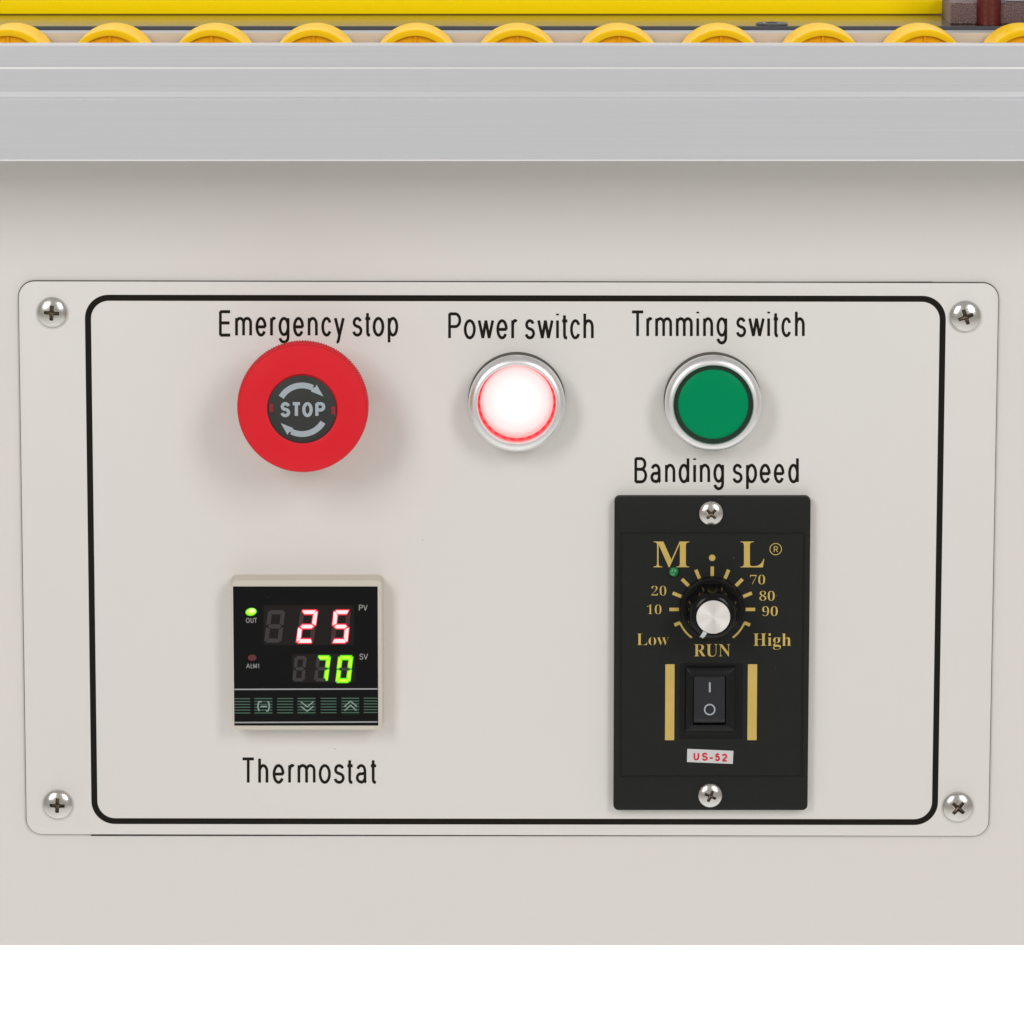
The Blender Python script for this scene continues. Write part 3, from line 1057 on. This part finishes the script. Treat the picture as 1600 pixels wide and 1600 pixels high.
# white pointer line running down the grip and over the skirt
q0, q1 = P(1100.5, 984.5, HS + 60)[:2], None
d = Vector((kc[0], kc[1]))
ang = math.atan2(-30.5, -16.0)


def rad(r, off=0):
    return (kc[0] + r * math.cos(ang) - off * math.sin(ang), kc[1] + r * math.sin(ang) + off * math.cos(ang))


pl = [(26.4, 3.3, 73.2), (29.5, 3.3, 71.9), (33.0, 3.2, 70.2), (36.4, 3.1, 67.2), (38.6, 3.0, 63.2), (39.9, 3.0, 58)]
vs = []
for r_, o_, h_ in pl:
    vs += [(*rad(r_, o_), HS + h_), (*rad(r_, -o_), HS + h_)]
mb.add(vs, [(2 * i, 2 * i + 1, 2 * i + 3, 2 * i + 2) for i in range(len(pl) - 1)])
mb.build('pointer', M['white_mark'], knob, smooth=None)
# rocker switch
mb = MB()
c0 = P(1111.2, 1095.8, HS)
f0 = P(1110.2, 1093.6, HS + 9)
loft(mb, [(rrect(c0, 99, 121, 2, 3), HS - .0), (rrect(c0, 98, 120, 2, 3), HS + .6), (rrect(c0, 82, 108, 2, 3), HS + .6)], cap1=False)
mb.build('switch_surround', M['frame'], ctl)
rk = P(1108.4, 1094.2, HS + 9)
mb = MB()
loft(mb, [(rrect(f0, 78.5, 104, 2, 3), HS + .3), (rrect(f0, 77.5, 103, 2, 3), HS + 5), (rrect(f0, 76.0, 101.5, 2, 3), HS + 6),
          (rrect(rk, 54, 80, 2, 3), HS + 11), (rrect(rk, 51.5, 78.5, 2, 3), HS + 11), (rrect(rk, 51, 78, 2, 3), HS + 1)], cap1=True, mis=[0, 0, 0, 0, 0, 1])
sf = mb.build('switch_frame', [M['frame'], M['pit']], ctl)
mb = MB()
# rocker seen from the front: upper half pressed in, lower half standing out
xl, xr = P(1084.2, 1094, HS + 16)[0], P(1132.6, 1094, HS + 16)[0]
pr = [(1056.2, 8), (1056.6, 11.0), (1058, 12.2), (1092, 14.5), (1120, 20.5), (1124.5, 20.6), (1127.5, 18.5), (1129.2, 14), (1129.6, 4)]
vs, fs = [], []
n = len(pr)
for x, dx in ((xl, 0), (xl + 1.2, 1), (xr - 1.2, 1), (xr, 0)):
    for py, h in pr:
        pp = P(1108, py, HS + h)
        vs.append((x, pp[1], HS + h - (0 if dx else .9)))
for k in range(3):
    for i in range(n - 1):
        fs.append((k * n + i, k * n + i + 1, (k + 1) * n + i + 1, (k + 1) * n + i))
fs += [tuple(range(n)), tuple(range(3 * n, 4 * n))]
mb.add(vs, fs)
rock = mb.build('rocker', M['rocker'], ctl)


def rocker_h(py):
    for (y0, ha), (y1, hb) in zip(pr, pr[1:]):
        if y0 <= py <= y1:
            return HS + ha + (hb - ha) * (py - y0) / max(y1 - y0, 1e-6)
    return HS + 15


mb = MB()
for py0, py1 in ((1066.2, 1081.6),):
    vs = []
    for x, y in ((1107.7, py0), (1110.4, py0), (1110.4, py1), (1107.7, py1)):
        vs.append(P(x, y, rocker_h(y) + .25))
    mb.add(vs, [(0, 1, 2, 3)])
ri = [(1108.9 + r * math.cos(R(a)), 1108.7 + r * math.sin(R(a))) for r in (9.0, 6.8) for a in range(0, 360, 10)]
mb.add([P(x, y, rocker_h(y) + .25) for x, y in ri], [(i, (i + 1) % 36, 36 + (i + 1) % 36, 36 + i) for i in range(36)])
mb.build('switch_marks', M['greyink'], rock, smooth=None)
# sticker
st = [(1073.9, 1170.0), (1146.0, 1173.2), (1145.0, 1193.6), (1073.4, 1190.6)]
mb = MB()
loft(mb, [(pq(st, HS), HS + .05), (pq(st, HS + .5), HS + .5)])
stk = mb.build('sticker', M['sticker'], ctl, smooth=None)
mb = MB()
hs = HS + .7
its = [('U', 1083.6, 1092.6), ('S', 1096.6, 1106.0), ('-', 1107.8, 1115.0), ('5', 1117.0, 1125.2), ('2', 1127.6, 1136.6)]
for k, (ch, x0, x1) in enumerate(its):
    dy = (x0 - 1083) * 0.044
    write(mb, [(ch, x0, x1)], 1175.6 + dy, 1188.2 + dy, 2.8, hs)
mb.build('lettering', M['redink'], stk, smooth=None)

# ================================================================ GUIDE RAIL (one extruded profile)
def v_at(py, h):
    return P(800, py, h)[1]


v_top = v_at(67.0, 188)
prof = [(251.8, 186), (251.8, 197), (251.2, 199.4), (250.2, 200.3), (248.6, 200.2), (247.6, 199.6), (158, 199.6), (156.6, 198.8), (155.2, 199.6), (154, 199.4), (153.2, 200.4),
        (151.6, 202.2), (144.6, 200.4), (143.4, 200.0), (134, 200.0), (133.2, 199.5), (132.4, 200.0), (108.2, 200.0), (107.6, 199.8), (104.6, 198.8), (104.0, 197.4), (72.4, 197.0),
        (71.2, 196.8), (68.0, 195.4), (67.2, 189.4)]
rp = [(h, v_at(py, h)) for py, h in prof]
vb = rp[0][1]
v_floor = v_wall - 158
rp += [(184, rp[-1][1]), (184, v_floor), (24, v_floor), (24, v_wall), (-22.5, v_wall), (-22.5, v_ctop + .5), (0.6, v_ctop + .5), (0.6, v_floor - 14), (186, v_floor - 14)]
RW = 1180
rail = thing('guide_rail', 'long ribbed aluminium rail across the front holding the yellow roller wheels', 'rail', (0, v_floor, 100))
mb = MB()
n = len(rp)
mb.add([(-RW, v, h) for h, v in rp] + [(RW, v, h) for h, v in rp], [(i, (i + 1) % n, n + (i + 1) % n, n + i) for i in range(n)])
mb.add([(-RW, v, h) for h, v in rp], [tuple(range(n))])
mb.add([(RW, v, h) for h, v in rp], [tuple(range(n))])
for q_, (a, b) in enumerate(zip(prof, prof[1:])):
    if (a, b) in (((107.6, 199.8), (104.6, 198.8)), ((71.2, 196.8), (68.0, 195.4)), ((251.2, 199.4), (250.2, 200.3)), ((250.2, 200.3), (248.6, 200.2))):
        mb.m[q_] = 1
mb.build('rail_profile', [M['alu'], M['alu_edge']], rail, smooth=8)

# ================================================================ ROLLER WHEELS
HB, HFW = 29, 152
RWH = 67.0
v_c = P(800, 46.0, HFW)[1] - RWH
words_n = ['leftmost, cut off by the frame,', 'second from the left', 'third from the left', 'fourth from the left', 'fifth from the left', 'middle one, sixth from either side',
           'fifth from the right', 'fourth from the right', 'third from the right', 'second from the right', 'rightmost, cut off by the frame,']
proto = None
for k in range(-5, 6):
    u = P(808.2 + 156.95 * k, 50, HB)[0]
    lab = 'yellow plastic roller wheel in the rail, %s' % words_n[k + 5]
    lab = lab.rstrip(',')
    if proto is None:
        root = thing('roller_wheel', lab, 'roller wheel', (u, v_c, HB), 'yellow roller wheels along the rail')
        c = (u, v_c)
        mb = MB()
        lathe(mb, c, [(50, HB), (RWH - 2, HB), (RWH - .4, HB + 1.5), (RWH, HB + 4), (RWH, HFW - 4), (RWH - .5, HFW - 1.2), (RWH - 2, HFW),
                      (58.6, HFW), (57.2, HFW - .6), (56.6, HFW - 2), (56, HB + 60), (56, HB)], 96, cap1=False)
        tyre = mb.build('rim', M['wheel'], root)
        mb = MB()
        lathe(mb, c, [(56, HFW - 7), (20, HFW - 7), (19, HFW - 7), (18, HFW - 6.5), (16.5, HFW - 6), (10, HFW - 6)], 72)
        for j in range(6):
            a = R(90 + 60 * j)
            ca, sa = math.cos(a), math.sin(a)
            pts = [(c[0] + r * ca - t * sa, c[1] + r * sa + t * ca) for r, t in ((17, -1.6), (56.2, -1.6), (56.2, 1.6), (17, 1.6))]
            loft(mb, [(pts, HFW - 8), (pts, HFW - 3.5)])
        mb.build('web', M['wheel_web'], root)
        mb = MB()
        lathe(mb, c, [(9, 24.2), (9, 183.8)], 24, cap1=False)
        mb.build('axle', M['chrome'], root)
        proto = root
    else:
        root = proto.copy()
        COL.objects.link(root)
        root.location = world((u, v_c, HB))
        root['label'] = lab
        for ch in list(proto.children):
            q_ = ch.copy()
            COL.objects.link(q_)
            q_.parent = root
            if ch.name.startswith('rim'):
                q_.rotation_euler = (0, 0, 0)
        root['uvh'] = (u, v_c, HB)

# ================================================================ TABLE, BAR AND CASTING
tab = thing('steel_table', 'ground steel table top behind the roller wheels', 'table top', (0, v_tab, -400))
HE = -24.0
mb = MB()
rr = 2.0
prof = [(HE - rr, v_tab), (HE - .6, v_tab - .6), (HE, v_tab - rr), (HE, v_tab - TT), (-1400, v_tab - TT), (-1400, v_tab)]
n = len(prof)
mb.add([(-HW, v, h) for h, v in prof] + [(HW, v, h) for h, v in prof], [(i, (i + 1) % n, n + (i + 1) % n, n + i) for i in range(2, n)], 0)
mb.m[:3] = [1, 1, 1]
mb.add([(-HW, v, h) for h, v in prof] + [(HW, v, h) for h, v in prof], [(0, 1, n + 1, n), (1, 2, n + 2, n + 1)], 1)
mb.add([(-HW, v, h) for h, v in prof], [tuple(range(n))])
mb.add([(HW, v, h) for h, v in prof], [tuple(range(n))])
mb.build('table_plate', [M['steel'], M['steel_dark']], tab, smooth=None)
# low dark bolt head standing on the table
def h_on_table(py):
    lo, hi = -900.0, 0.0
    for _ in range(50):
        m_ = (lo + hi) / 2
        if v_at(py, m_) < v_tab:
            lo = m_
        else:
            hi = m_
    return (lo + hi) / 2


HH = -52
cu = P(1206, 38, HH)
mb = MB()
k = 40
rg_ = lambda r, v: [(cu[0] + r * math.cos(2 * math.pi * i / k), v, HH + r * math.sin(2 * math.pi * i / k)) for i in range(k)]
lev = [(25, v_tab + .1), (25, v_tab + 2.0), (23.5, v_tab + 2.8), (14, v_tab + 2.8), (13, v_tab + 1.6)]
for (ra, va), (rb, vb_) in zip(lev, lev[1:]):
    mb.add(rg_(ra, va) + rg_(rb, vb_), [(i, (i + 1) % k, k + (i + 1) % k, k + i) for i in range(k)])
mb.add(rg_(13, v_tab + 1.6), [tuple(range(k))])
mb.build('bolt_head', M['steel_dark'], tab, smooth=None)

# yellow bar
HY = h_on_table(23.4)
print('bar at', HY)
vy0 = v_at(22.6, HY)
vy1 = v_at(0.6, HY)
xe = P(1479, 10, HY)[0]
bar = thing('guard_bar', 'long bright yellow painted bar lying above the steel table', 'bar', (0, vy0, HY - 15))
mb = MB()
sec = []
for a, b, ang0 in ((-2.5, 2.5, 0), (-27.5, 2.5, 90), (-27.5, -2.5, 180), (-2.5, -2.5, 270)):
    for t in (0, 30, 60, 90):
        t = R(t + ang0)
        sec.append((HY + a + 2.5 * math.cos(t), (vy1 - 2.5 if b > 0 else vy0 + 2.5) + 2.5 * math.sin(t)))
n = len(sec)
xs = [-HW, xe - 14, xe - 8, xe - 4, xe - 1.2, xe]
vs = []
for i, x in enumerate(xs):
    f = [0, 0, .8, 2.2, 4.4, 7][i]
    for h, v in sec:
        m_ = (vy0 + vy1) / 2
        vv = v + (f if v < m_ else -f * .25)
        vs.append((x, vv, h))
fs = [(k * n + i, k * n + (i + 1) % n, (k + 1) * n + (i + 1) % n, (k + 1) * n + i) for k in range(len(xs) - 1) for i in range(n)]
fs += [tuple(range(n)), tuple(range((len(xs) - 1) * n, len(xs) * n))]
mb.add(vs, fs)
mb.build('bar_body', M['yellow_bar'], bar, smooth=40)
# casting with red column on the right
HC = -60
x0 = P(1482, 20, HC)[0]
cast = thing('feed_casting', 'dark speckled metal casting with red column right of the yellow bar', 'casting', (x0 + 80, v_tab, HC - 60))
mb = MB()
vt = v_at(4.0, HC)


def box(mb, xa, xb, va, vb2, ha, hb, mi=0, bev=3):
    lp = lambda d: [(xa + d, va + d), (xb - d, va + d), (xb - d, vb2 - d), (xa + d, vb2 - d)]
    loft(mb, [(lp(0), hb), (lp(0), ha - bev), (lp(bev * .3), ha - bev * .3), (lp(bev), ha)], mi=mi, cap0=True)


box(mb, x0 + 3, x0 + 320, v_tab + .2, vt, HC, HC - 160)
mb.build('block', M['casting'], cast)
mb = MB()
cx = P(1545, 20, HC)[0]
k = 40
lo = [(cx + 19 * math.cos(2 * math.pi * i / k), v_tab + .3, HC - 3 + 19 * math.sin(2 * math.pi * i / k)) for i in range(k)]
hi = [(x, vt + 60, z) for x, y, z in lo]
mb.add(lo + hi, [(i, (i + 1) % k, k + (i + 1) % k, k + i) for i in range(k)] + [tuple(range(k, 2 * k))])
mb.build('column', M['casting_red'], cast)
mb = MB()
box(mb, x0 + 90, x0 + 330, vt + .4, vt + 60, HC - 12, HC - 150)
mb.build('cover', M['pale'], cast)
# pale machine body behind the bar
fb = thing('feed_beam', 'pale grey metal beam just behind the yellow bar', 'beam', (0, v_tab, HY - 165))
mb = MB()
box(mb, -HW, HW, v_tab + .2, vy1 + 120, HY - 90, HY - 240)
mb.build('beam_body', M['pale'], fb)

for o in bpy.data.objects:
    if 'uvh' in o:
        del o['uvh']
print('objects', len(bpy.data.objects))
